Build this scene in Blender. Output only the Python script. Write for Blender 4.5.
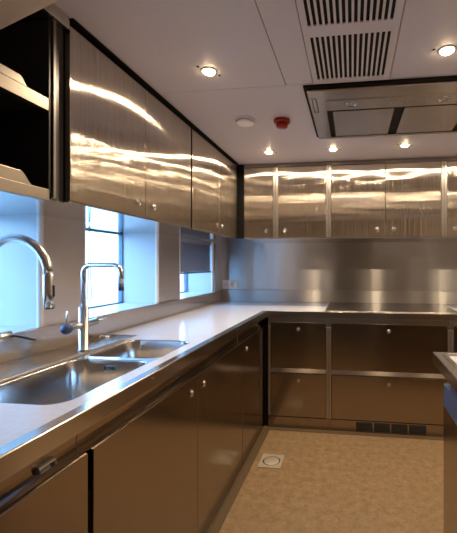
import bpy, bmesh, math, random
from mathutils import Vector, Matrix
random.seed(4)
SC = bpy.context.scene
COL = SC.collection
for o in list(bpy.data.objects):
    bpy.data.objects.remove(o)

# ------------------------------------------------------------------ camera, sky, exposure
CAM_H = 1.266
cd = bpy.data.cameras.new('camera')
cam = bpy.data.objects.new('camera', cd)
COL.objects.link(cam)
cam.location = (0, 0, CAM_H)
cam.rotation_euler = (math.pi / 2, 0, math.atan(50.1 / 370))
cd.sensor_fit = 'VERTICAL'
cd.sensor_height = 24.0
cd.lens = 24.0 * 370 / 533
cd.shift_x = -(301.9 - 228.5) / 533
cd.shift_y = -(266.5 - 264) / 533
cd.clip_start = 0.02
cd.clip_end = 5000
SC.camera = cam

W = bpy.data.worlds.new('sky')
SC.world = W
W.use_nodes = True
bg = W.node_tree.nodes['Background']
bg.inputs[0].default_value = (0.34, 0.61, 1.0, 1)
bg.inputs[1].default_value = 9.0

SC.view_settings.view_transform = 'Standard'
SC.view_settings.look = 'None'
SC.view_settings.gamma = 1
SC.view_settings.use_curve_mapping = False
SC.view_settings.exposure = 0.52
SC.cycles.max_bounces = 10
SC.cycles.glossy_bounces = 7
SC.cycles.diffuse_bounces = 5
SC.cycles.sample_clamp_indirect = 6.0
LAMP_W = 4.2
LAMP_COL = (1.0, 0.78, 0.52)

# ------------------------------------------------------------------ materials
def mat(name, col, rough=0.5, metal=0.0, **k):
    m = bpy.data.materials.new(name)
    m.use_nodes = True
    p = m.node_tree.nodes['Principled BSDF']
    p.inputs['Base Color'].default_value = (*col, 1)
    p.inputs['Roughness'].default_value = rough
    p.inputs['Metallic'].default_value = metal
    for a, b in k.items():
        p.inputs[a.replace('_', ' ')].default_value = b
    return m

def nd(m, t, **k):
    n = m.node_tree.nodes.new(t)
    for a, b in k.items():
        setattr(n, a, b)
    return n

def brushed(name, col, rough, aniso, smear, warp=0.0, warp_scale=(3, 3, 3), grain=0.02, groove=0.0):
    """stainless steel; smear = world axis along which highlights are drawn out"""
    m = mat(name, col, rough, 1.0)
    L = m.node_tree.links
    p = m.node_tree.nodes['Principled BSDF']
    p.inputs['Anisotropic'].default_value = aniso
    if smear:
        c = nd(m, 'ShaderNodeCombineXYZ')
        for i in range(3):
            c.inputs[i].default_value = smear[i]
        L.new(c.outputs[0], p.inputs['Tangent'])
    g = nd(m, 'ShaderNodeNewGeometry')
    mp = nd(m, 'ShaderNodeMapping')
    s = smear or (0, 0, 0)
    # grain lines run across the smear direction
    mp.inputs['Scale'].default_value = tuple(900.0 if abs(v) > .5 else 6.0 for v in s)
    L.new(g.outputs['Position'], mp.inputs[0])
    n = nd(m, 'ShaderNodeTexNoise')
    n.inputs['Scale'].default_value = 1.0
    n.inputs['Detail'].default_value = 2
    L.new(mp.outputs[0], n.inputs['Vector'])
    r = nd(m, 'ShaderNodeMapRange')
    r.inputs['To Min'].default_value = rough - grain
    r.inputs['To Max'].default_value = rough + grain
    L.new(n.outputs[0], r.inputs['Value'])
    if grain: L.new(r.outputs[0], p.inputs['Roughness'])
    if warp:
        mp2 = nd(m, 'ShaderNodeMapping')
        mp2.inputs['Scale'].default_value = warp_scale
        L.new(g.outputs['Position'], mp2.inputs[0])
        n2 = nd(m, 'ShaderNodeTexNoise')
        n2.inputs['Scale'].default_value = 1.0
        n2.inputs['Detail'].default_value = 1
        L.new(mp2.outputs[0], n2.inputs['Vector'])
        b = nd(m, 'ShaderNodeBump')
        b.inputs['Strength'].default_value = 1.0
        b.inputs['Distance'].default_value = warp
        L.new(n2.outputs[0], b.inputs['Height'])
        L.new(b.outputs[0], p.inputs['Normal'])
        if groove:
            # fine brushing lines across the smear direction
            mp3 = nd(m, 'ShaderNodeMapping')
            mp3.inputs['Scale'].default_value = tuple(700.0 if abs(v) > .5 else 1.0 for v in s)
            L.new(g.outputs['Position'], mp3.inputs[0])
            n3 = nd(m, 'ShaderNodeTexNoise'); n3.inputs['Scale'].default_value = 1.0; n3.inputs['Detail'].default_value = 1
            L.new(mp3.outputs[0], n3.inputs['Vector'])
            b3 = nd(m, 'ShaderNodeBump'); b3.inputs['Strength'].default_value = 1.0; b3.inputs['Distance'].default_value = groove
            L.new(n3.outputs[0], b3.inputs['Height']); L.new(b.outputs[0], b3.inputs['Normal'])
            L.new(b3.outputs[0], p.inputs['Normal'])
    return m

STEEL = (0.70, 0.64, 0.57)
M = {}
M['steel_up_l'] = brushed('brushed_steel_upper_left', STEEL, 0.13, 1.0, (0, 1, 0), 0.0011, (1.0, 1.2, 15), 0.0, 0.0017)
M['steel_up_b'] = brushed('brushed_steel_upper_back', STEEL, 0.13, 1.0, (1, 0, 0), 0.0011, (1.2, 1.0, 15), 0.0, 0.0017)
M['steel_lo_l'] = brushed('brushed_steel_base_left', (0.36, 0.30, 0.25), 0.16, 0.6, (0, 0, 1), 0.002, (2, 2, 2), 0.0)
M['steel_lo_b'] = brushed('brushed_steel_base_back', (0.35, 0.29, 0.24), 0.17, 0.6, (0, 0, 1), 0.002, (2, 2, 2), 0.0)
M['steel_wall'] = brushed('satin_steel_wall', (0.66, 0.63, 0.63), 0.32, 0.7, (0, 0, 1), 0.001, (4, 4, 1), 0.0)
M['steel_back'] = brushed('brushed_steel_backsplash', (0.62, 0.60, 0.58), 0.28, 1.0, (0, 0, 1), 0.0012, (9, 9, .4), 0.0)
M['steel'] = mat('satin_steel', (0.62, 0.59, 0.56), 0.25, 1.0)
M['steel_pol'] = mat('polished_steel', (0.66, 0.64, 0.62), 0.10, 1.0)
M['steel_rim'] = mat('rim_steel', (0.68, 0.65, 0.62), 0.20, 1.0)
M['chrome'] = mat('chrome', (0.75, 0.74, 0.73), 0.12, 1.0)
M['tap'] = mat('satin_chrome', (0.66, 0.66, 0.67), 0.26, 1.0)
M['sink'] = mat('sink_steel', (0.60, 0.59, 0.59), 0.19, 1.0)
M['dark'] = mat('black_recess', (0.006, 0.0055, 0.0055), 0.6, Specular_IOR_Level=0.15)
M['dark_steel'] = mat('dark_lining', (0.035, 0.033, 0.036), 0.35)
M['lining'] = mat('dark_shelf_lining', (0.022, 0.020, 0.026), 0.4)
M['rail'] = mat('brown_steel_rail', (0.33, 0.29, 0.25), 0.34, 1.0)
M['stile'] = mat('matt_steel_stile', (0.50, 0.46, 0.42), 0.38, 1.0)
M['upstand'] = mat('brown_steel_upstand', (0.50, 0.455, 0.42), 0.20, 1.0)
M['post'] = mat('dull_post', (0.22, 0.20, 0.19), 0.4, 1.0)
M['white'] = mat('white_plastic', (0.88, 0.87, 0.86), 0.4)
M['reveal'] = mat('white_painted_reveal', (0.50, 0.54, 0.58), 0.35)
M['frame'] = mat('grey_window_frame', (0.10, 0.16, 0.24), 0.4)
M['red'] = mat('red_plastic', (0.30, 0.008, 0.010), 0.3)
M['blue_reflection'] = mat('painted_blue_reflection', (0.20, 0.29, 0.52), 0.35, 0.8)  # blue tint paints in a reflection the steel does not give
M['blue'] = mat('blue_grey_rubber', (0.05, 0.075, 0.16), 0.4)
M['black'] = mat('black_plastic', (0.015, 0.015, 0.016), 0.35)
M['cord'] = mat('grey_cord', (0.30, 0.31, 0.34), 0.6)
M['blind'] = mat('grey_blind_slat', (0.25, 0.26, 0.31), 0.45)
M['glass_black'] = mat('black_glass', (0.02, 0.018, 0.017), 0.12)
M['grey_mark'] = mat('grey_print', (0.28, 0.25, 0.22), 0.5)
M['cream'] = mat('cream_panel', (0.82, 0.67, 0.53), 0.45)
M['reflection_dark'] = mat('added_dark_panel', (0.045, 0.045, 0.055), 0.5)  # for the unseen panel that darkens reflections
M['wall_beige'] = mat('beige_bulkhead', (0.40, 0.34, 0.28), 0.5)
M['cornice'] = mat('dark_polished_cornice', (0.30, 0.27, 0.25), 0.16, 1.0)
M['drain'] = mat('worn_steel', (0.62, 0.56, 0.48), 0.45, 0.7)
M['filter'] = brushed('hood_steel', (0.66, 0.57, 0.48), 0.20, 0.8, (0, 1, 0), 0.0012, (7, 1.5, 2), 0.0)

# worktop: pale solid surface with a soft sheen
m = mat('pale_solid_surface', (0.75, 0.76, 0.80), 0.18)
L = m.node_tree.links; p = m.node_tree.nodes['Principled BSDF']
g = nd(m, 'ShaderNodeNewGeometry'); n = nd(m, 'ShaderNodeTexNoise')
n.inputs['Scale'].default_value = 60; n.inputs['Detail'].default_value = 4
L.new(g.outputs['Position'], n.inputs['Vector'])
cr = nd(m, 'ShaderNodeValToRGB')
cr.color_ramp.elements[0].position = .3; cr.color_ramp.elements[0].color = (0.62, 0.65, 0.77, 1)
cr.color_ramp.elements[1].position = .7; cr.color_ramp.elements[1].color = (0.68, 0.71, 0.83, 1)
L.new(n.outputs[0], cr.inputs[0]); L.new(cr.outputs[0], p.inputs['Base Color'])
M['top'] = m

# floor: mottled brown-beige vinyl
m = mat('mottled_vinyl', (0.42, 0.29, 0.16), 0.42)
L = m.node_tree.links; p = m.node_tree.nodes['Principled BSDF']
g = nd(m, 'ShaderNodeNewGeometry')
n1 = nd(m, 'ShaderNodeTexNoise'); n1.inputs['Scale'].default_value = 22; n1.inputs['Detail'].default_value = 8; n1.inputs['Roughness'].default_value = .72
n2 = nd(m, 'ShaderNodeTexNoise'); n2.inputs['Scale'].default_value = 75; n2.inputs['Detail'].default_value = 4
for n in (n1, n2):
    L.new(g.outputs['Position'], n.inputs['Vector'])
mx = nd(m, 'ShaderNodeMath', operation='MULTIPLY_ADD')
mx.inputs[1].default_value = .35
L.new(n2.outputs[0], mx.inputs[0]); L.new(n1.outputs[0], mx.inputs[2])
cr = nd(m, 'ShaderNodeValToRGB')
e = cr.color_ramp.elements
e[0].position = .52; e[0].color = (0.175, 0.115, 0.062, 1)
e[1].position = .84; e[1].color = (0.29, 0.20, 0.115, 1)
L.new(mx.outputs[0], cr.inputs[0]); L.new(cr.outputs[0], p.inputs['Base Color'])
M['floor'] = m
M['floor_edge'] = mat('dark_vinyl_cove', (0.10, 0.068, 0.04), 0.4)

# ceiling: satin pale panels
m = mat('satin_ceiling_panel', (0.62, 0.575, 0.61), 0.36)
M['ceiling'] = m

# sea
m = mat('sea_water', (0.10, 0.26, 0.40), 0.18)
L = m.node_tree.links; p = m.node_tree.nodes['Principled BSDF']
g = nd(m, 'ShaderNodeNewGeometry'); n = nd(m, 'ShaderNodeTexNoise')
n.inputs['Scale'].default_value = .5; n.inputs['Detail'].default_value = 6
L.new(g.outputs['Position'], n.inputs['Vector'])
b = nd(m, 'ShaderNodeBump'); b.inputs['Strength'].default_value = .9; b.inputs['Distance'].default_value = .9
L.new(n.outputs[0], b.inputs['Height']); L.new(b.outputs[0], p.inputs['Normal'])
cr = nd(m, 'ShaderNodeValToRGB')
cr.color_ramp.elements[0].position = .42; cr.color_ramp.elements[0].color = (0.05, 0.12, 0.17, 1)
cr.color_ramp.elements[1].position = .62; cr.color_ramp.elements[1].color = (0.20, 0.26, 0.28, 1)
L.new(n.outputs[0], cr.inputs[0]); L.new(cr.outputs[0], p.inputs['Base Color'])
M['sea'] = m

# window glass: thin clear pane
m = bpy.data.materials.new('clear_glass'); m.use_nodes = True
T = m.node_tree; T.nodes.remove(T.nodes['Principled BSDF'])
tr = nd(m, 'ShaderNodeBsdfTransparent'); tr.inputs[0].default_value = (.93, .97, .98, 1)
gl = nd(m, 'ShaderNodeBsdfGlossy'); gl.inputs['Roughness'].default_value = .01
fr = nd(m, 'ShaderNodeLayerWeight'); fr.inputs[0].default_value = .12
mi = nd(m, 'ShaderNodeMixShader')
T.links.new(fr.outputs['Facing'], mi.inputs[0]); T.links.new(tr.outputs[0], mi.inputs[1]); T.links.new(gl.outputs[0], mi.inputs[2])
T.links.new(mi.outputs[0], T.nodes['Material Output'].inputs[0])
M['glass'] = m

def emit(name, col, s):
    m = bpy.data.materials.new(name); m.use_nodes = True
    p = m.node_tree.nodes['Principled BSDF']
    p.inputs['Emission Color'].default_value = (*col, 1); p.inputs['Emission Strength'].default_value = s
    p.inputs['Base Color'].default_value = (.8, .8, .8, 1)
    return m
M['lamp'] = emit('lit_lamp_lens', (1.0, .72, .42), 48)

# ------------------------------------------------------------------ mesh helpers
def B():
    return bmesh.new()

def box(bm, x0, x1, y0, y1, z0, z1):
    if x0 > x1: x0, x1 = x1, x0
    if y0 > y1: y0, y1 = y1, y0
    if z0 > z1: z0, z1 = z1, z0
    v = [bm.verts.new(q) for q in ((x0, y0, z0), (x1, y0, z0), (x1, y1, z0), (x0, y1, z0), (x0, y0, z1), (x1, y0, z1), (x1, y1, z1), (x0, y1, z1))]
    for f in ((0, 3, 2, 1), (4, 5, 6, 7), (0, 1, 5, 4), (1, 2, 6, 5), (2, 3, 7, 6), (3, 0, 4, 7)):
        bm.faces.new([v[i] for i in f])
    return bm

def prism(bm, prof, axis, a, b):
    """closed profile swept along an axis: axis 'y' -> prof is (x,z); 'x' -> (y,z); 'z' -> (x,y)"""
    def P(q, t):
        return {'y': (q[0], t, q[1]), 'x': (t, q[0], q[1]), 'z': (q[0], q[1], t)}[axis]
    r0 = [bm.verts.new(P(q, a)) for q in prof]
    r1 = [bm.verts.new(P(q, b)) for q in prof]
    n = len(prof)
    for i in range(n):
        bm.faces.new((r0[i], r0[(i + 1) % n], r1[(i + 1) % n], r1[i]))
    bm.faces.new(r0[::-1]); bm.faces.new(r1)
    bmesh.ops.recalc_face_normals(bm, faces=bm.faces)
    return bm

def tube(bm, pts, r, seg=16, caps=True):
    pts = [Vector(q) for q in pts]
    rr = r if isinstance(r, (list, tuple)) else [r] * len(pts)
    t0 = (pts[1] - pts[0]).normalized()
    up = Vector((0, 0, 1)) if abs(t0.z) < .9 else Vector((0, 1, 0))
    u = t0.cross(up).normalized()
    rings = []
    for i, q in enumerate(pts):
        if i == 0: t = pts[1] - pts[0]
        elif i == len(pts) - 1: t = pts[-1] - pts[-2]
        else: t = (pts[i + 1] - q).normalized() + (q - pts[i - 1]).normalized()
        t.normalize()
        u = (u - t * u.dot(t)).normalized()
        w = t.cross(u)
        rings.append([bm.verts.new(q + (u * math.cos(2 * math.pi * k / seg) + w * math.sin(2 * math.pi * k / seg)) * rr[i]) for k in range(seg)])
    for a, b in zip(rings, rings[1:]):
        for k in range(seg):
            f = bm.faces.new((a[k], a[(k + 1) % seg], b[(k + 1) % seg], b[k])); f.smooth = True
    if caps:
        bm.faces.new(rings[0][::-1]); bm.faces.new(rings[-1])
    bmesh.ops.recalc_face_normals(bm, faces=bm.faces)
    return bm

def lathe(bm, c, axis, prof, seg=28):
    """prof: (radius, offset along axis); closed by caps"""
    a = Vector(axis).normalized()
    u = a.orthogonal().normalized(); w = a.cross(u)
    c = Vector(c)
    rings = []
    for r, h in prof:
        if r < 1e-6:
            rings.append([bm.verts.new(c + a * h)])
        else:
            rings.append([bm.verts.new(c + a * h + (u * math.cos(2 * math.pi * k / seg) + w * math.sin(2 * math.pi * k / seg)) * r) for k in range(seg)])
    for p_, q_ in zip(rings, rings[1:]):
        for k in range(seg):
            k2 = (k + 1) % seg
            if len(p_) == 1: f = bm.faces.new((p_[0], q_[k], q_[k2]))
            elif len(q_) == 1: f = bm.faces.new((p_[k], p_[k2], q_[0]))
            else: f = bm.faces.new((p_[k], p_[k2], q_[k2], q_[k]))
            f.smooth = True
    if len(rings[0]) > 1: bm.faces.new(rings[0][::-1])
    if len(rings[-1]) > 1: bm.faces.new(rings[-1])
    bmesh.ops.recalc_face_normals(bm, faces=bm.faces)
    return bm

def rrect(x0, x1, y0, y1, r, n=8):
    out = []
    for cx, cy, a0 in ((x1 - r, y1 - r, 0), (x0 + r, y1 - r, 90), (x0 + r, y0 + r, 180), (x1 - r, y0 + r, 270)):
        for i in range(n + 1):
            a = math.radians(a0 + 90 * i / n)
            out.append((cx + r * math.cos(a), cy + r * math.sin(a)))
    return out

def slab_with_holes(outer, holes, z0, z1):
    bm = B()
    for loop in [outer] + holes:
        vs = [bm.verts.new((x, y, z1)) for x, y in loop]
        for i in range(len(vs)):
            bm.edges.new((vs[i], vs[(i + 1) % len(vs)]))
    bmesh.ops.triangle_fill(bm, use_beauty=True, use_dissolve=False, edges=bm.edges[:])
    bmesh.ops.recalc_face_normals(bm, faces=bm.faces)
    if bm.faces[:] and bm.faces[:][0].normal.z < 0:
        bmesh.ops.reverse_faces(bm, faces=bm.faces)
    r = bmesh.ops.extrude_face_region(bm, geom=bm.faces[:])
    bmesh.ops.translate(bm, verts=[v for v in r['geom'] if isinstance(v, bmesh.types.BMVert)], vec=(0, 0, z0 - z1))
    bmesh.ops.recalc_face_normals(bm, faces=bm.faces)
    return bm

def wloc(o):
    v = Vector((0, 0, 0))
    while o:
        v += o.location; o = o.parent
    return v

def obj(name, bm, m, parent=None, bevel=0.0, label=None):
    me = bpy.data.meshes.new(name)
    if parent:
        bmesh.ops.translate(bm, verts=bm.verts, vec=-wloc(parent))
        off = None
    else:
        lo = Vector([min(v.co[i] for v in bm.verts) for i in range(3)])
        hi = Vector([max(v.co[i] for v in bm.verts) for i in range(3)])
        off = Vector(((lo.x + hi.x) / 2, (lo.y + hi.y) / 2, lo.z))
        bmesh.ops.translate(bm, verts=bm.verts, vec=-off)
    bm.to_mesh(me); bm.free()
    me.materials.append(M[m] if isinstance(m, str) else m)
    o = bpy.data.objects.new(name, me)
    COL.objects.link(o)
    if parent: o.parent = parent
    else: o.location = off
    if bevel:
        b = o.modifiers.new('bevel', 'BEVEL'); b.width = bevel; b.segments = 2; b.limit_method = 'ANGLE'; b.angle_limit = math.radians(40)
        b.harden_normals = False
    if label: o['label'] = label
    return o

def tag(o, label, cat, group=None):
    o['label'] = label; o['category'] = cat
    if group: o['group'] = group
    return o

def thing(name, label, cat, loc, group=None):
    o = bpy.data.objects.new(name, None)
    o.empty_display_size = .05
    COL.objects.link(o); o.location = loc
    return tag(o, label, cat, group)

def struct(name, bm, m, bevel=0.0):
    o = obj(name, bm, m, None, bevel); o['kind'] = 'structure'
    return o

# ------------------------------------------------------------------ room shell
XL, XR, YB, YR, ZC = -1.28, 2.3, 3.52, -0.52, 2.073
ZTOP = 0.90          # worktop height
ZU = 1.468           # underside of the wall cabinets
ZSILL = 1.0
WIN = {1: (0.70, 1.38), 2: (1.634, 2.312), 3: (2.63, 3.30)}

struct('floor', box(B(), XL - .3, XR + .1, YR - .1, YB + .1, -.06, 0), 'floor')
bm = B()
box(bm, -.670, -.622, YR, 2.815, .0002, .0022)
struct('trim_1', bm, 'floor_edge')
bm = B()
box(bm, -.622, XR, 2.765, 2.815, .0002, .0022)
struct('trim_2', bm, 'floor_edge')

# ceiling: panels with fine open joints over a dark void
bm = B(); J = .0016
def panel(x0, x1, y0, y1):
    box(bm, x0 + J, x1 - J, y0 + J, y1 - J, ZC, ZC + .012)
panel(XL - .05, -.295, YR, 1.645); panel(-.295, -.172, YR, 1.645); panel(-.172, .162, YR, 1.10); panel(-.172, .162, 1.10, 1.645)
panel(.162, XR + .05, YR, 1.645); panel(XL - .05, XR + .05, 1.645, YB + .05)
box(bm, XL - .3, XR + .1, YR - .1, YB + .1, ZC + .014, ZC + .08)
struct('ceiling', bm, 'ceiling')

bm = B()
xo = -1.53
box(bm, xo, XL, YR, YB, 0, ZSILL)
box(bm, xo, XL, YR, YB, ZU + .005, ZC)
ys = [YR] + [v for k in (1, 2, 3) for v in WIN[k]] + [YB]
for a, b_ in zip(ys[::2], ys[1::2]):
    box(bm, xo, XL, a, b_, ZSILL, ZU + .005)
struct('wall_left', bm, 'steel_wall', .002)
struct('wall_back', box(B(), XL - .25, XR + .1, YB, YB + .08, 0, ZC), 'steel_back')
struct('wall_right', box(B(), XR, XR + .08, YR, YB, 0, ZC), 'wall_beige')
struct('wall_rear', box(B(), XL - .25, XR + .1, YR - .08, YR, 0, ZC), 'wall_beige')
struct('dark_reflection_panel', box(B(), -.63, .30, YR + .001, YR + .012, .001, 1.15), 'reflection_dark')  # unseen dark panel, added so the drawer tops reflect dark

for k, (a, b_) in WIN.items():
    bm = B(); z0, z1 = ZSILL, ZU + .005
    x0, x1 = xo - .03, xo + .002
    w = .012
    box(bm, x0, x1, a + .001, a + w, z0 + .001, z1 - .001); box(bm, x0, x1, b_ - w, b_ - .001, z0 + .001, z1 - .001)
    box(bm, x0, x1, a + w, b_ - w, z0 + .001, z0 + w); box(bm, x0, x1, a + w, b_ - w, z1 - w, z1 - .001)
    fr_ = struct('window_%d' % k, bm, 'frame')
    t = .004; xr = xo + .002
    obj('window_sill', box(B(), xr, XL - .001, a + t, b_ - t, z0, z0 + t), 'reveal', fr_, label='white painted sill')
    obj('window_jamb', box(B(), xr, XL - .001, a, a + t, z0, z1 - t), 'reveal', fr_, label='white painted jamb')
    obj('window_jamb', box(B(), xr, XL - .001, b_ - t, b_, z0, z1 - t), 'reveal', fr_, label='white painted jamb')
    for yy, sg in ((a, 1), (b_, -1)):
        prof = [(XL - .014, yy + sg * .0042), (XL - .014, yy + sg * .010)] + [(XL - .010 + .012 * math.sin(math.radians(15 * e_)), yy - sg * .002 + sg * .012 * math.cos(math.radians(15 * e_))) for e_ in range(1, 7)] + [(XL + .002, yy - sg * .008), (XL + .0005, yy - sg * .008), (XL + .0005, yy + sg * .0042)]
        obj('edge_bead', prism(B(), prof, 'z', z0 + t, z1 - t - .001), 'white', fr_, label='rounded white edge bead')
    obj('window_head', box(B(), xr, XL - .001, a, b_, z1 - t, z1), 'steel_pol', fr_, label='polished steel head of the opening')
    obj('glass_pane', box(B(), xo - .012, xo - .006, a + w, b_ - w, z0 + w, z1 - w), 'glass', fr_)

bm = B()
NS = 2500
v = [bm.verts.new(q) for q in ((-NS, -NS, -2.4), (-2.2, -NS, -2.4), (-2.2, NS, -2.4), (-NS, NS, -2.4))]
bm.faces.new(v)
o = struct('sea', bm, 'sea')

# cream bulkhead panel low under the ceiling by the open shelves (its slanted edge crosses the photo's corner)
bm = B()
prism(bm, [(-.945, .885), (-.693, .803), (-.45, .715), (-.45, .30), (-.945, .30)], 'z', 1.90, 1.925)
struct('trim_3', bm, 'cream', .003)

# dark corner post between left and back wall, steel angle beside window 3
struct('trim_4', box(B(), XL, XL + .012, 3.315, 3.345, ZTOP + .1, ZU - .01), 'steel', .001)

# ------------------------------------------------------------------ worktop, sink
S1 = (-1.065, -.748, .862, 1.312, .06)
S2 = (-1.065, -.748, 1.340, 1.672, .06)
XF, YF = -.655, 2.80
wt = thing('worktop', 'pale L-shaped worktop with stainless rim under the windows and along the back wall', 'worktop', (-.9, 2.0, ZTOP - .04))
outer = [(XL + .003, YR + .02), (XF - .04, YR + .02), (XF - .04, YF + .04), (XR - .01, YF + .04), (XR - .01, YB - .003), (XL + .003, YB - .003)]
SINK_CUT = rrect(S1[0] - .012, S1[1] + .004, S1[2] - .004, S2[3] + .004, .062)
obj('slab', slab_with_holes(outer, [SINK_CUT], ZTOP - .03, ZTOP), 'top', wt)
bm = B()
# rim: flat strip with a slightly raised outer nose
pr_y = [(XF - .04, ZTOP - .03), (XF - .04, ZTOP + .001), (XF - .012, ZTOP + .001), (XF - .008, ZTOP + .004), (XF - .002, ZTOP + .004), (XF, ZTOP + .001), (XF, ZTOP - .045), (XF - .012, ZTOP - .045), (XF - .012, ZTOP - .03)]
def sweep_leg(off, leg):
    """profile of (distance outwards from the rim line, z) along one leg of the L, mitred at the inner corner"""
    bm = B()
    C = [bm.verts.new((XF + d, YF - d, z)) for d, z in off]
    if leg == 'y': E = [bm.verts.new((XF + d, YR + .02, z)) for d, z in off]
    else: E = [bm.verts.new((XR - .01, YF - d, z)) for d, z in off]
    n = len(off)
    for i in range(n):
        bm.faces.new((E[i], E[(i + 1) % n], C[(i + 1) % n], C[i]))
    bm.faces.new(E[::-1]); bm.faces.new(C)
    bmesh.ops.recalc_face_normals(bm, faces=bm.faces)
    return bm
ap = [(-.022, ZTOP - .046)] + [(-.022 - .008 * math.sin(math.pi * t / 8), ZTOP - .046 - .0705 * t / 8) for t in range(1, 8)] + [(-.024, ZTOP - .1165), (-.045, ZTOP - .1165), (-.045, ZTOP - .046)]
for leg in 'yx':
    obj('rim', sweep_leg([(x - XF, z) for x, z in pr_y], leg), 'steel_rim', wt, .0012, label='stainless steel worktop rim')
    if leg == 'y': obj('apron', sweep_leg(ap, leg), 'steel_lo_l', wt, label='concave steel apron under the rim')
for y in (.842, 2.155):
    obj('joint', prism(B(), [(XF + d + .0005, z) for d, z in ap], 'y', y, y + .0022), 'post', wt)
kc = obj('catch', prism(B(), [(XF - .034, ZTOP - .074), (XF - .020, ZTOP - .080), (XF - .017, ZTOP - .094), (XF - .034, ZTOP - .098)], 'y', .722, .772), 'steel', wt, .004, label='small steel catch on the apron')
obj('catch_slot', box(B(), XF - .024, XF - .0165, .752, .762, ZTOP - .093, ZTOP - .083), 'black', kc)
# upstands
bm = B()
prism(bm, [(XL + .003, ZTOP + .001), (XL + .016, ZTOP + .001), (XL + .014, ZSILL + .004), (XL + .003, ZSILL + .004)], 'y', YR + .02, YB - .02)
obj('upstand', bm, 'upstand', wt, .002)
bm = B()
prism(bm, [(YB - .003, ZTOP + .001), (YB - .026, ZTOP + .001), (YB - .012, 1.014), (YB - .003, 1.016)], 'x', XL + .016, XR - .01)
obj('upstand', bm, 'steel_back', wt, .002)

sk = thing('sink', 'double bowl stainless steel sink set in the pale worktop below the windows', 'sink', (-.93, 1.26, ZTOP - .2))
def bowl(S, depth):
    x0, x1, y0, y1, r = S
    bm = B()
    rows = []
    zb = ZTOP - depth
    levels = [(0, ZTOP - .001), (0.002, ZTOP - .006)]
    R = .045
    levels += [(.006, zb + R)]
    for i in range(1, 7):
        a = math.pi / 2 * i / 6
        levels.append((.006 + R * (1 - math.cos(a)), zb + R * (1 - math.sin(a))))
    for ins, z in levels:
        rows.append([bm.verts.new((x, y, z)) for x, y in rrect(x0 + ins, x1 - ins, y0 + ins, y1 - ins, max(r - ins * .6, .02))])
    n = len(rows[0])
    for p_, q_ in zip(rows, rows[1:]):
        for i in range(n):
            f = bm.faces.new((p_[i], p_[(i + 1) % n], q_[(i + 1) % n], q_[i])); f.smooth = True
    bm.faces.new(rows[-1])
    # outer skin gives the bowl its sheet thickness
    bmesh.ops.recalc_face_normals(bm, faces=bm.faces)
    o = obj('bowl', bm, 'sink', sk)
    s = o.modifiers.new('sheet', 'SOLIDIFY'); s.thickness = .0015; s.offset = 1
    return o
def flip_in(o):
    pass
b1 = bowl(S1, .20); b2 = bowl(S2, .17)
# flange between and around the bowls
bm = slab_with_holes(rrect(S1[0] - .010, S1[1] + .002, S1[2] - .002, S2[3] + .002, .061), [rrect(*S1), rrect(*S2)], ZTOP - .003, ZTOP - .0005)
obj('bowl_flange', bm, 'steel_rim', sk)
for S, d in ((S1, .20), (S2, .17)):
    bm = B(); c = ((S[0] + S[1]) / 2, (S[2] + S[3]) / 2, ZTOP - d + .0005)
    lathe(bm, c, (0, 0, 1), [(.045, 0), (.045, .002), (.036, .003), (.030, .0005), (0, .0005)])
    obj('strainer', bm, 'chrome', sk)
# overflow grille in the far wall of the near bowl
bm = B(); yo = S1[3] - .008
box(bm, -.945, -.895, yo - .001, yo, ZTOP - .042, ZTOP - .022)
og = obj('overflow', bm, 'steel_pol', sk, .0006)
for k in range(4):
    obj('overflow_slot', box(B(), -.941 + k * .0115, -.9335 + k * .0115, yo - .0016, yo - .0008, ZTOP - .039, ZTOP - .025), 'black', og)
# tap deck: steel ledge with a raised lip behind the bowls
bm = B()
prism(bm, [(XL + .018, ZTOP + .001), (-1.085, ZTOP + .001), (-1.085, ZTOP + .003), (XL + .018, ZTOP + .003)], 'y', .25, 1.76)
obj('tap_deck', bm, 'steel', sk)
bm = B()
prism(bm, [(-1.0845, ZTOP + .001), (-1.078, ZTOP + .0015), (-1.0775, ZTOP + .007), (-1.080, ZTOP + .0085), (-1.0845, ZTOP + .0075)], 'y', .25, 1.675)
obj('deck_lip', bm, 'steel_rim', sk)

# gooseneck tap (base just left of the photo)
ft = thing('kitchen_faucet', 'tall gooseneck pull-out faucet with a black lever over the larger sink bowl', 'faucet', (-1.16, 1.02, ZTOP + .0036))
bx, by = -1.16, 1.02
bm = B(); lathe(bm, (bx, by, ZTOP + .0036), (0, 0, 1), [(.029, 0), (.029, .006), (.023, .010), (.023, .165), (.016, .175)])
obj('body', bm, 'tap', ft)
R = .112
pts = [(bx, by, ZTOP + .17), (bx, by, 1.10), (bx, by, 1.235)]
for i in range(1, 17):
    a = math.pi * i / 16
    pts.append((bx + R - R * math.cos(a), by + .015 * i / 16, 1.235 + R * math.sin(a)))
obj('spout', tube(B(), pts, .0135, 20), 'tap', ft)
ex, ey = bx + 2 * R, by + .015
bm = B(); tube(bm, [(ex, ey, 1.236), (ex + .001, ey, 1.228), (ex + .002, ey, 1.175), (ex + .003, ey, 1.13)], [.0138, .0155, .0165, .0150], 20)
sh = obj('spray_head', bm, 'tap', ft)
bm = B(); tube(bm, [(ex + .003, ey, 1.131), (ex + .003, ey, 1.126)], .0125, 16)
obj('nozzle', bm, 'black', sh)
bm = B(); box(bm, ex + .016, ex + .0195, ey - .004, ey + .004, 1.165, 1.20)
obj('spray_button', bm, 'black', sh, .001)
bm = B(); tube(bm, [(bx + .008, by + .015, 1.022), (bx + .03, by + .075, 1.028)], .0165, 18)
bar = obj('valve', bm, 'tap', ft)
bm = B(); tube(bm, [(bx + .030, by + .072, 1.030), (bx + .105, by + .095, 1.010)], [.0042, .0032], 10)
obj('lever', bm, 'black', ft, label='thin black lever')

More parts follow.
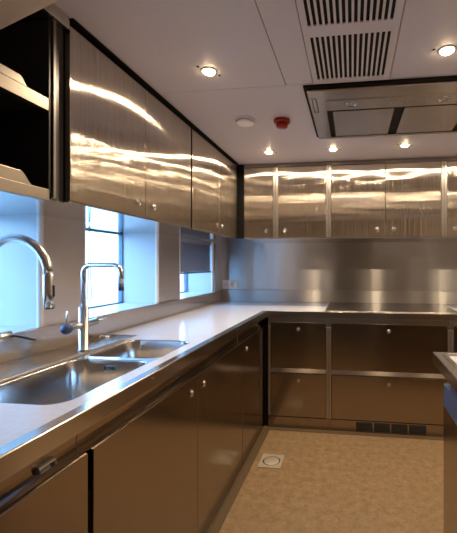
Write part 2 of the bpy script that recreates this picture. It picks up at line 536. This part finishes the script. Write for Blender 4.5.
# square-bend tap
f2 = thing('kitchen_faucet', 'slim square-bend faucet with a blue knob between the two sink bowls', 'faucet', (-1.125, 1.425, ZTOP + .0036))
bx, by = -1.125, 1.425
bm = B(); lathe(bm, (bx, by, ZTOP + .0036), (0, 0, 1), [(.025, 0), (.025, .004), (.0205, .007), (.0205, .180), (.011, .186)])
obj('body', bm, 'tap', f2)
R = .034
pts = [(bx, by, ZTOP + .17), (bx, by, 1.262 - R)]
for i in range(1, 9):
    a = math.pi / 2 * i / 8; pts.append((bx + R - R * math.cos(a), by, 1.262 - R + R * math.sin(a)))
x2 = bx + .172
pts.append((x2 - R, by, 1.262))
for i in range(1, 9):
    a = math.pi / 2 * i / 8; pts.append((x2 - R + R * math.sin(a), by, 1.262 - R + R * math.cos(a)))
pts.append((x2, by, 1.185))
obj('spout', tube(B(), pts, .0108, 18), 'tap', f2)
bm = B(); tube(bm, [(x2, by, 1.186), (x2, by, 1.155)], .0112, 16)
obj('nozzle', bm, 'blue', f2, label='dark blue spout tip')
bm = B(); tube(bm, [(bx, by - .075, 1.008), (bx, by + .082, 1.013)], .0145, 18)
obj('valve', bm, 'tap', f2)
bm = B(); lathe(bm, (bx, by - .092, 1.008), (0, 1, 0), [(0, -.024), (.012, -.021), (.020, -.012), (.0235, 0), (.020, .012), (.013, .021), (0, .024)], 20)
kb = obj('knob', bm, 'blue', f2, label='blue round knob')
bm = B(); tube(bm, [(bx, by - .092, 1.026), (bx, by - .092, 1.078)], .0026, 8)
obj('pin', bm, 'tap', kb)
bm = B(); tube(bm, [(bx, by + .080, 1.013), (bx + .012, by + .135, 1.018)], [.004, .003], 10)
obj('lever', bm, 'tap', f2)

bm = B(); lathe(bm, (-1.215, 1.688, ZTOP + .0035), (0, 0, 1), [(.026, 0), (.026, .005), (.021, .010), (.010, .012), (0, .012)])
tag(obj('waste_knob', bm, 'chrome'), 'small round steel waste knob on the tap deck at the far end of the sink', 'knob')

# ------------------------------------------------------------------ base cabinets
XD = -.670           # left door face
YD = 2.815           # back drawer face
def latch(parent, pos, nrm):
    """round push latch: ring escutcheon with a domed button"""
    bm = B(); lathe(bm, Vector(pos), nrm, [(.016, .0003), (.016, .0035), (.0135, .0055), (.0115, .0035), (.0105, .001), (.0095, .005), (.006, .008), (0, .009)], 24)
    return obj('latch', bm, 'chrome', parent)

def base_left(label, y0, y1, doors, latches, group=None):
    t = thing('base_cabinet', label, 'cabinet', ((XL + XD) / 2, (y0 + y1) / 2, 0.0), group)
    obj('body', box(B(), XL + .02, XD - .024, y0 + .001, y1 - .001, .0, .66), 'dark_steel', t)
    for (a, b_), l in zip(doors, latches):
        bm = box(B(), XD - .022, XD, a, b_, .012, ZTOP - .118)
        d = obj('door', bm, 'steel_lo_l', t, .0015)
        if l is not None: latch(d, (XD, l, .722), (1, 0, 0))
    return t
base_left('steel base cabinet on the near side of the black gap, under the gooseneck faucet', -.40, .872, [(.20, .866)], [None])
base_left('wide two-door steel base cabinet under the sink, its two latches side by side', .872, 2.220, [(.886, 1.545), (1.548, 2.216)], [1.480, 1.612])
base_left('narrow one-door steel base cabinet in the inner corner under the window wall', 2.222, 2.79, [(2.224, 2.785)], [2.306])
bm = B(); box(bm, -.69, -.648, YD + .012, YD + .05, .0, ZTOP - .113)
tag(obj('corner_post', bm, 'dark'), 'dark upright filler post in the inner corner between the two runs of base cabinets', 'post')

def base_back(label, x0, x1, latch_x, vent=None, partial=False):
    t = thing('base_cabinet', label, 'cabinet', ((x0 + x1) / 2, (YD + YB) / 2, 0.0))
    bm = B()
    box(bm, x0 + .001, x1 - .001, YD + .024, YB - .03, .09, ZTOP - .14)
    obj('body', bm, 'dark_steel', t)
    s = .019
    obj('stile', box(B(), x0 + .001, x0 + s, YD + .002, YD + .022, .088, ZTOP - .115), 'stile', t, .003)
    obj('stile', box(B(), x1 - s, x1 - .001, YD + .002, YD + .022, .088, ZTOP - .115), 'stile', t, .003)
    obj('top_rail', box(B(), x0 + .001, x1 - .001, YD + .004, YD + .022, ZTOP - .114, ZTOP - .047), 'steel', t, .001)
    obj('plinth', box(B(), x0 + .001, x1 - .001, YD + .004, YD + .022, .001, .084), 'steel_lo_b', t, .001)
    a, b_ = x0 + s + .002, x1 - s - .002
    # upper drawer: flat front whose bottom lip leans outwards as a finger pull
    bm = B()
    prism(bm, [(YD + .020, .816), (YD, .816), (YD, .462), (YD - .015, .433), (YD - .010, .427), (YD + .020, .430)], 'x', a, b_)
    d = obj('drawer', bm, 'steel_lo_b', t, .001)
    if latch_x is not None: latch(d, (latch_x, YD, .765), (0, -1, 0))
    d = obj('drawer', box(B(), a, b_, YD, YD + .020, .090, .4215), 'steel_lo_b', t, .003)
    if latch_x is not None: latch(d, (latch_x, YD, .368), (0, -1, 0))
    if vent:
        v0, v1 = vent
        w = (v1 - v0) / 4
        for k in range(4):
            a, b_ = v0 + k * w + (.006 if k else 0), v0 + (k + 1) * w - (.006 if k < 3 else 0)
            vg = obj('vent_grille', box(B(), a, b_, YD - .001, YD + .0035, .012, .074), 'black', t, label='black louvred vent in the plinth')
            for q in range(6):
                z = .018 + q * .0095
                obj('louvre', box(B(), a + .003, b_ - .003, YD - .0035, YD - .0012, z, z + .0035), 'dark_steel', vg)
    return t
base_back('narrower two-drawer steel base cabinet between the inner corner and the cooktop drawers', -.648, -.176, -.409)
base_back('wide two-drawer steel base cabinet under the cooktop, black vent in its plinth', -.176, .712, .271, (.030, .540))
base_back('steel base cabinet mostly hidden behind the island, beside the cooktop drawers', .714, 1.60, None)

ck = thing('cooktop', 'black glass cooktop set in the worktop on the back wall below the hood', 'cooktop', (.29, 3.2, ZTOP + .001))
bm = B(); box(bm, -.20, .785, 2.85, 3.47, ZTOP + .0012, ZTOP + .006)
obj('glass_top', bm, 'glass_black', ck, .002)
bm = B()
x0, x1, y0, y1 = -.208, .793, 2.842, 3.478
for q in ((x0, x1, y0, y0 + .008), (x0, x1, y1 - .008, y1), (x0, x0 + .008, y0 + .008, y1 - .008), (x1 - .008, x1, y0 + .008, y1 - .008)):
    box(bm, *q, ZTOP + .0012, ZTOP + .007)
obj('trim_frame', bm, 'steel_rim', ck)
for cx_, cy_, r_ in ((0.0, 3.02, .09), (0.0, 3.30, .075), (.29, 3.17, .115), (.58, 3.02, .075), (.58, 3.30, .09)):
    bm = B(); seg = 40
    a_ = [bm.verts.new((cx_ + r_ * math.cos(2 * math.pi * k / seg), cy_ + r_ * math.sin(2 * math.pi * k / seg), ZTOP + .0063)) for k in range(seg)]
    b_ = [bm.verts.new((cx_ + (r_ - .003) * math.cos(2 * math.pi * k / seg), cy_ + (r_ - .003) * math.sin(2 * math.pi * k / seg), ZTOP + .0063)) for k in range(seg)]
    for k in range(seg):
        bm.faces.new((a_[k], a_[(k + 1) % seg], b_[(k + 1) % seg], b_[k]))
    obj('cooking_zone', bm, 'grey_mark', ck)

# ------------------------------------------------------------------ wall cabinets
XU = -.917; YU = 2.900; ZT = 2.050
def upper_left(label, y0, y1, doors, latches):
    t = thing('wall_cabinet', label, 'cabinet', ((XL + XU) / 2, (y0 + y1) / 2, ZU))
    obj('body', box(B(), XL + .002, XU - .024, y0 + .001, y1 - .001, ZU + .006, ZC - .001), 'dark', t)
    obj('shadow_gap', box(B(), XU - .023, XU + .012, y0 + .001, y1 - .001, ZC - .006, ZC - .0008), 'dark', t)
    obj('bottom_panel', box(B(), XL + .002, XU - .004, y0, y1, ZU, ZU + .005), 'steel_pol', t, label='polished steel underside')
    for (a, b_), l in zip(doors, latches):
        d = obj('door', box(B(), XU - .021, XU, a, b_, ZU + .006, ZT), 'steel_up_l', t, .0022)
        latch(d, (XU, l, 1.533), (1, 0, 0))
    return t
upper_left('large two-door steel wall cabinet beside the open shelves, above the square-bend faucet', 1.10, 2.030, [(1.103, 1.550), (1.554, 2.022)], [1.490, 1.618])
upper_left('two-door steel wall cabinet above the grey blind, next to the inner corner', 2.032, 2.885, [(2.044, 2.475), (2.479, 2.880)], [2.437, 2.532])
bm = B(); box(bm, XU - .03, -.868, YU + .006, YU + .03, ZU + .004, ZC - .002)
tag(obj('corner_post', bm, 'dark'), 'dark upright filler strip in the inner corner between the two runs of wall cabinets', 'post')

def upper_back(label, x0, x1, doors, latches):
    t = thing('wall_cabinet', label, 'cabinet', ((x0 + x1) / 2, (YU + YB) / 2, ZU))
    obj('body', box(B(), x0 + .0005, x1 - .0005, YU + .024, YB - .001, ZU + .006, ZC - .04), 'dark_steel', t)
    obj('bottom_panel', box(B(), x0, x1, YU + .004, YB - .001, ZU, ZU + .005), 'steel', t)
    obj('cornice', box(B(), x0, x1, YU + .006, YU + .022, 2.040, ZC - .001), 'cornice', t, .001)
    for a, b_ in ((x0, doors[0][0] - .002), (doors[-1][1] + .002, x1)):
        if b_ - a > .004: obj('stile', box(B(), a, b_, YU - .003, YU + .022, ZU + .006, 2.038), 'steel', t, .0015)
    for (a, b_), l in zip(doors, latches):
        d = obj('door', box(B(), a, b_, YU, YU + .021, ZU + .006, 2.036), 'steel_up_b', t, .0012)
        latch(d, (l, YU, 1.533), (0, -1, 0))
    return t
upper_back('narrowest one-door steel wall cabinet on the back wall, beside the dark corner strip', -.866, -.606, [(-.863, -.628)], [-.683])
upper_back('one-door steel wall cabinet on the back wall, second from the dark corner strip', -.605, -.183, [(-.583, -.204)], [-.528])
upper_back('wide two-door steel wall cabinet on the back wall directly above the cooktop', -.182, .686, [(-.161, .2535), (.256, .664)], [.191, .318])
upper_back('steel wall cabinet on the back wall cut off by the photo edge', .687, 1.60, [(.708, 1.14), (1.143, 1.578)], [.764, 1.51])

# open shelf unit
sh = thing('shelf_unit', 'open dark-lined wall shelf unit with two steel shelves above the gooseneck faucet', 'shelf', (-1.1, .72, ZU - .02))
y0, y1 = .25, 1.048
bm = B()
box(bm, XL + .002, XL + .012, y0, y1, ZU, ZC - .045)
box(bm, XL + .012, XU - .02, y1 - .012, y1, ZU + .02, ZC - .045)
box(bm, XL + .012, XU - .02, y0, y0 + .012, ZU, ZC - .045)
obj('lining', bm, 'lining', sh)
bm = B()
box(bm, XL + .012, XU + .004, y0, 1.095, ZC - .042, ZC - .001)
obj('top_rail', bm, 'steel', sh, .001)
obj('front_post', box(B(), XU - .014, XU - .002, y1 - .012, y1 - .001, ZU + .004, ZC - .046), 'post', sh, .001)
obj('side_panel', box(B(), XL + .012, XU - .022, y1 + .001, 1.098, ZU + .002, ZC - .043), 'dark_steel', sh)
def shelf(z0, z1, z2, ya, yb):
    s = obj('shelf_board', box(B(), XL + .013, XU - .030, y0 + .013, y1 - .014, z0 + .012, z0 + .026), 'dark_steel', sh, .001)
    pf = [(y0 + .013, z0 + .012), (y1 - .035, z0 + .012), (y1 - .035, z1)]
    for i in range(0, 9):
        t = i / 8
        pf.append((yb + (ya - yb) * t, z1 + (z2 - z1) * (t * t * (3 - 2 * t))))
    pf += [(y0 + .013, z2 + .004)]
    bm = B(); prism(bm, pf, 'x', XU - .029, XU - .020)
    obj('fiddle_rail', bm, 'rail', s, .001, label='steel fiddle rail with an ogee end')
    bm = B(); prism(bm, [(XU - .030, z0), (XU - .010, z0), (XU - .010, z1 - .003), (XU - .013, z1), (XU - .0195, z1), (XU - .0195, z0 + .004), (XU - .030, z0 + .004)], 'y', y0 + .013, y1 - .018)
    obj('front_edge', bm, 'rail', s, .001)
shelf(1.738, 1.779, 1.806, .936, .968); shelf(1.462, 1.498, 1.534, .938, .982)
bm = box(B(), XL + .002, XU - .020, y0, 1.099, ZU - .003, ZU - .0005)
obj('bottom_panel', bm, 'steel_pol', sh, label='polished steel underside')

# ------------------------------------------------------------------ ceiling fittings
def downlight(x, y, label, group=None, power=1.0, rot=0):
    z = ZC
    t = thing('downlight', label, 'lamp', (x, y, z), group)
    bm = B()
    lathe(bm, (x, y, z), (0, 0, -1), [(.033, .0002), (.033, .002), (.027, .004), (.0255, .002)], 32)
    obj('bezel', bm, 'ceiling', t)
    bm = B(); lathe(bm, (x, y, z), (0, 0, -1), [(.0250, .0012), (.0245, .0050), (.020, .0090), (.011, .0118), (0, .0126)], 32)
    obj('lens', bm, 'lamp', t)
    for s in (-1, 1):
        a = rot + (0 if s > 0 else math.pi)
        bm = lathe(B(), (x + .050 * math.cos(a), y + .050 * math.sin(a), z), (0, 0, -1), [(.006, .0002), (.006, .002), (0, .0025)], 12)
        obj('spring_clip', bm, 'black', t)
    ld = bpy.data.lights.new('downlight_beam', 'AREA')
    ld.shape = 'DISK'; ld.size = .036; ld.energy = LAMP_W * power; ld.color = LAMP_COL; ld.spread = math.radians(165)
    lo = bpy.data.objects.new('downlight_beam', ld); COL.objects.link(lo)
    lo.parent = t; lo.location = (0, 0, -.0135)
    return t
downlight(-.593, 1.481, 'large lit downlight in the ceiling beside the tall wall cabinet doors, near the joint', rot=.9)
downlight(.355, 1.456, 'large lit downlight in the ceiling in front of the hood, beside the slotted vent', rot=.2)
downlight(-.593, 2.61, 'small lit downlight in the far row, first from the inner corner', rot=.3)
downlight(-.132, 2.602, 'small lit downlight in the far row, second from the inner corner', rot=.3)
downlight(.356, 2.58, 'small lit downlight in the far row, third from the inner corner', rot=.3)
G = 'ceiling lamps outside the photo'
for x, y in ((.84, 2.58), (1.35, 1.46), (2.0, 2.0), (-.593, .30), (1.14, .30), (1.95, 1.0)):  # unseen lamps added for their reflections on steel; the last serves only those
    downlight(x, y, 'lit round downlight in the ceiling out of view, added for reflections', G, .2 if y < .5 else 1.0)

# slotted ventilation panel
vp = thing('ceiling_vent', 'white ceiling panel with two rows of black ventilation slots in front of the hood', 'vent', (-.005, 1.37, ZC))
bm = B(); x0, x1, n = -.152, .138, 15
z0, z1 = ZC - .006, ZC - .0016
pitch = (x1 - x0) / n
holes = []
for ya, yb_ in ((.93, 1.240), (1.302, 1.605)):
    for k in range(n):
        xc = x0 + (k + .5) * pitch
        holes.append([(xc - pitch * .29, ya), (xc + pitch * .29, ya), (xc + pitch * .29, yb_), (xc - pitch * .29, yb_)])
bm = slab_with_holes([(-.170, .90), (.160, .90), (.160, 1.640), (-.170, 1.640)], holes, z0, z1)
obj('grille', bm, 'ceiling', vp)
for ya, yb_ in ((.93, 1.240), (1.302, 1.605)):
    obj('slot_dark_backing', box(B(), x0 - .005, x1 + .005, ya - .005, yb_ + .005, ZC - .0014, ZC - .0003), 'dark', vp)  # black sheet paints in the darkness behind the slots
# hood
hd = thing('range_hood', 'large stainless range hood set flat into the ceiling above the cooktop', 'hood', (.29, 2.0, ZC))
hx0, hx1, hy0, hy1 = -.219, .80, 1.655, 2.322
bm = B(); box(bm, hx0, hx1, hy0, hy1, ZC - .010, ZC - .0003)
obj('gasket', bm, 'dark', hd)
zf = ZC - .024
bm = slab_with_holes([(hx0 + .014, hy0 + .018), (hx1 - .014, hy0 + .018), (hx1 - .014, hy1 - .004), (hx0 + .014, hy1 - .004)],
                     [[(-.127, 1.895), (.705, 1.895), (.705, 2.290), (-.127, 2.290)]], zf, ZC - .0105)
obj('frame', bm, 'filter', hd, .001)
bm = B(); box(bm, -.127, .705, 1.895, 2.290, ZC - .0125, ZC - .0105)
obj('recess', bm, 'dark', hd)
for a, b_ in ((-.098, .212), (.262, .58), (.625, .703)):
    bm = box(B(), a, b_, 1.912, 2.275, zf + .001, ZC - .013)
    fl = obj('filter', bm, 'filter', hd, .001)
bm = B(); box(bm, -.125, hx1 - .03, 1.775, 1.880, zf - .0022, zf - .0002)
ctl = obj('control_strip', bm, 'filter', hd, .0006)
for k in range(9):
    bm = lathe(B(), (.165 + k * .0225, 1.838, zf - .0022), (0, 0, -1), [(.0042, 0), (.0042, .0015), (0, .002)], 10)
    obj('button', bm, 'grey_mark', ctl)
for x in (-.002, .43):
    bm = B(); lathe(bm, (x, 1.822, zf - .0022), (0, 0, -1), [(.030, 0), (.030, .0025), (.023, .0035), (.021, .0015), (.012, .0025), (0, .003)], 28)
    obj('hood_lamp', bm, 'chrome', ctl)
bm = B()
for q in ((-.192, -.187, 1.75, 1.90), (-.172, -.168, 1.75, 1.90), (-.192, -.168, 1.745, 1.75), (-.192, -.168, 1.90, 1.905)):
    box(bm, *q, zf - .001, zf - .0001)
obj('catch', bm, 'dark_steel', hd)

sd = thing('smoke_detector', 'round white disc-shaped detector on the ceiling beside the red alarm', 'detector', (-.594, 2.012, ZC))
bm = B(); lathe(bm, (-.594, 2.012, ZC), (0, 0, -1), [(.060, .0003), (.060, .004), (.052, .006), (.046, .006)], 40); obj('base', bm, 'ceiling', sd)
bm = B(); lathe(bm, (-.594, 2.012, ZC), (0, 0, -1), [(.040, .0062), (.040, .013), (.049, .014), (.050, .019), (.044, .023), (0, .025)], 40); obj('cover', bm, 'white', sd)
al = thing('alarm_sounder', 'small red fire alarm on the ceiling beside the white disc', 'alarm', (-.389, 2.04, ZC))
bm = B(); lathe(bm, (-.389, 2.04, ZC), (0, 0, -1), [(.044, .0003), (.047, .010), (.045, .016), (.036, .020)], 32); obj('base', bm, 'red', al)
bm = B(); lathe(bm, (-.389, 2.04, ZC), (0, 0, -1), [(.036, .020), (.033, .036), (.028, .043), (0, .044)], 32); obj('sounder', bm, 'red', al)

# ------------------------------------------------------------------ small things
ot = thing('power_outlet', 'white double power outlet on the steel back wall in the corner by the blind', 'outlet', (-1.18, YB - .001, 1.026))
yb = YB - .0005
obj('plate', box(B(), -1.268, -1.118, yb - .009, yb, 1.024, 1.106), 'white', ot, .002)
for xc in (-1.230, -1.158):
    bm = B(); lathe(bm, (xc, yb - .009, 1.065), (0, -1, 0), [(.026, .0002), (.026, .0015), (.0245, .002), (.0235, .0012), (0, .0012)], 24)
    s = obj('socket', bm, 'white', ot)
    for dx in (-.0085, .0085):
        obj('socket_hole', lathe(B(), (xc + dx, yb - .0106, 1.065), (0, -1, 0), [(.0034, 0), (.0034, .0008), (0, .0009)], 12), 'grey_mark', s)
    bm = B(); n_ = 14
    arc = [(xc + .016 * math.cos(math.radians(40 + 280 * q / n_)), yb - .0112, 1.065 + .016 * math.sin(math.radians(40 + 280 * q / n_))) for q in range(n_ + 1)]
    obj('socket_mark', tube(bm, arc, .0011, 6), 'grey_mark', s)

dr = thing('floor_drain', 'square steel floor drain with a round strainer in the vinyl floor by the corner', 'drain', (-.512, 2.325, .0005))
cx_, cy_ = -.512, 2.325
bm = slab_with_holes([(cx_ - .072, cy_ - .080), (cx_ + .072, cy_ - .080), (cx_ + .072, cy_ + .080), (cx_ - .072, cy_ + .080)],
                     [[(cx_ + .056 * math.cos(2 * math.pi * k / 32), cy_ + .056 * math.sin(2 * math.pi * k / 32)) for k in range(32)]], .0008, .0045)
obj('plate', bm, 'drain', dr)
bm = B(); lathe(bm, (cx_, cy_, .0008), (0, 0, 1), [(.056, 0), (.056, .0005), (.052, .0007)], 32); obj('gap_ring', bm, 'dark', dr)
bm = B(); lathe(bm, (cx_, cy_, .0012), (0, 0, 1), [(.050, 0), (.050, .004), (.046, .005), (0, .0055)], 32); obj('cover', bm, 'drain', dr)

# blind in window 3 and cord in window 2
bl = thing('venetian_blind', 'grey slatted blind half lowered in the far window near the corner', 'blind', (-1.30, 2.96, 1.19))
xb = XL - .020; ya, yc = 2.652, 3.268
bm = box(B(), xb - .016, xb + .016, ya, yc, ZU - .030, ZU - .001); obj('head_rail', bm, 'blind', bl, .001)
bm = B(); z = 1.212
while z < ZU - .030:
    prism(bm, [(xb - .004, z + .0085), (xb - .001, z + .001), (xb + .005, z - .0075), (xb + .0058, z - .0072), (xb, z + .0014), (xb - .0032, z + .0088)], 'y', ya, yc)
    z += .0125
obj('slats', bm, 'blind', bl)
bm = box(B(), xb - .013, xb + .013, ya, yc, 1.188, 1.203); obj('bottom_rail', bm, 'frame', bl, .001)
for y in (ya + .045, yc - .12, yc - .03):
    bm = B(); tube(bm, [(xb + .013, y, 1.19), (xb + .013, y, ZU - .02)], .0016, 8); obj('ladder_cord', bm, 'cord', bl)

def cord_thing(name, label, x, y, zt, zb, half, cat):
    bm = B(); pts = []
    pts.append((x, y - .004, zt))
    for t in (.25, .5, .7):
        pts.append((x, y - .004 - .006 * t, zt + (zb + half - zt) * t))
    for i in range(0, 13):
        a = math.pi * i / 12
        pts.append((x, y - half * math.cos(a), zb + half - half * 1.0 * math.sin(a)))
    for t in (.7, .5, .25):
        pts.append((x, y + .004 + .006 * t, zt + (zb + half - zt) * t))
    pts.append((x, y + .004, zt))
    tube(bm, pts, .0021, 8)
    return tag(obj(name, bm, 'cord'), label, cat)
cord_thing('blind_cord', 'thin looped pull cord hanging in the window behind the square-bend faucet', XL - .03, 1.703, ZU - .008, 1.085, .016, 'cord')
cord_thing('blind_cord', 'thin short looped pull cord hanging below the grey blind in the far window', XL - .05, 2.80, 1.20, 1.06, .016, 'cord')

# ------------------------------------------------------------------ island
il = thing('island_counter', 'steel-rimmed island counter with a pale top across the aisle from the sink', 'counter', (.8, .4, 0))
ix0, ix1, iy0, iy1 = .330, 1.30, -.50, 1.590
obj('slab', box(B(), ix0 + .045, ix1 - .045, iy0 + .045, iy1 - .045, ZTOP - .03, ZTOP - .002), 'top', il)
bm = slab_with_holes([(ix0, iy0), (ix1, iy0), (ix1, iy1), (ix0, iy1)], [rrect(ix0 + .045, ix1 - .045, iy0 + .045, iy1 - .045, .02)], ZTOP - .045, ZTOP + .003)
obj('rim', bm, 'steel_rim', il, .003, label='stainless steel rim')
bm = slab_with_holes(rrect(ix0 + .030, ix1 - .03, iy0 + .03, iy1 - .03, .02), [rrect(ix0 + .042, ix1 - .042, iy0 + .042, iy1 - .042, .015)], ZTOP + .0032, ZTOP + .009)
obj('fiddle_lip', bm, 'steel_rim', il, .001)
obj('apron', box(B(), ix0 + .06, ix1 - .06, iy0 + .03, iy1 - .022, ZTOP - .112, ZTOP - .046), 'steel_lo_l', il)
obj('body', box(B(), ix0 + .07, ix1 - .07, iy0 + .06, iy1 - .006 - .03, .0, ZTOP - .113), 'steel_lo_b', il)
obj('end_panel', box(B(), ix0 + .040, ix1 - .045, iy1 - .034, iy1 - .016, .005, ZTOP - .118), 'steel_lo_b', il, .001)
for a, b_ in ((.92, 1.555), (.28, .916), (-.40, .276)):
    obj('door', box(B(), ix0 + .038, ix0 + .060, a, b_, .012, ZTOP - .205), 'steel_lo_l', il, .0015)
    obj('blue_reflection_strip', box(B(), ix0 + .036, ix0 + .060, a, b_, ZTOP - .2045, ZTOP - .116), 'blue_reflection', il, .0022, label='door top coloured blue in place of a window reflection')  # blue colour stands in for window light reflected on the door tops
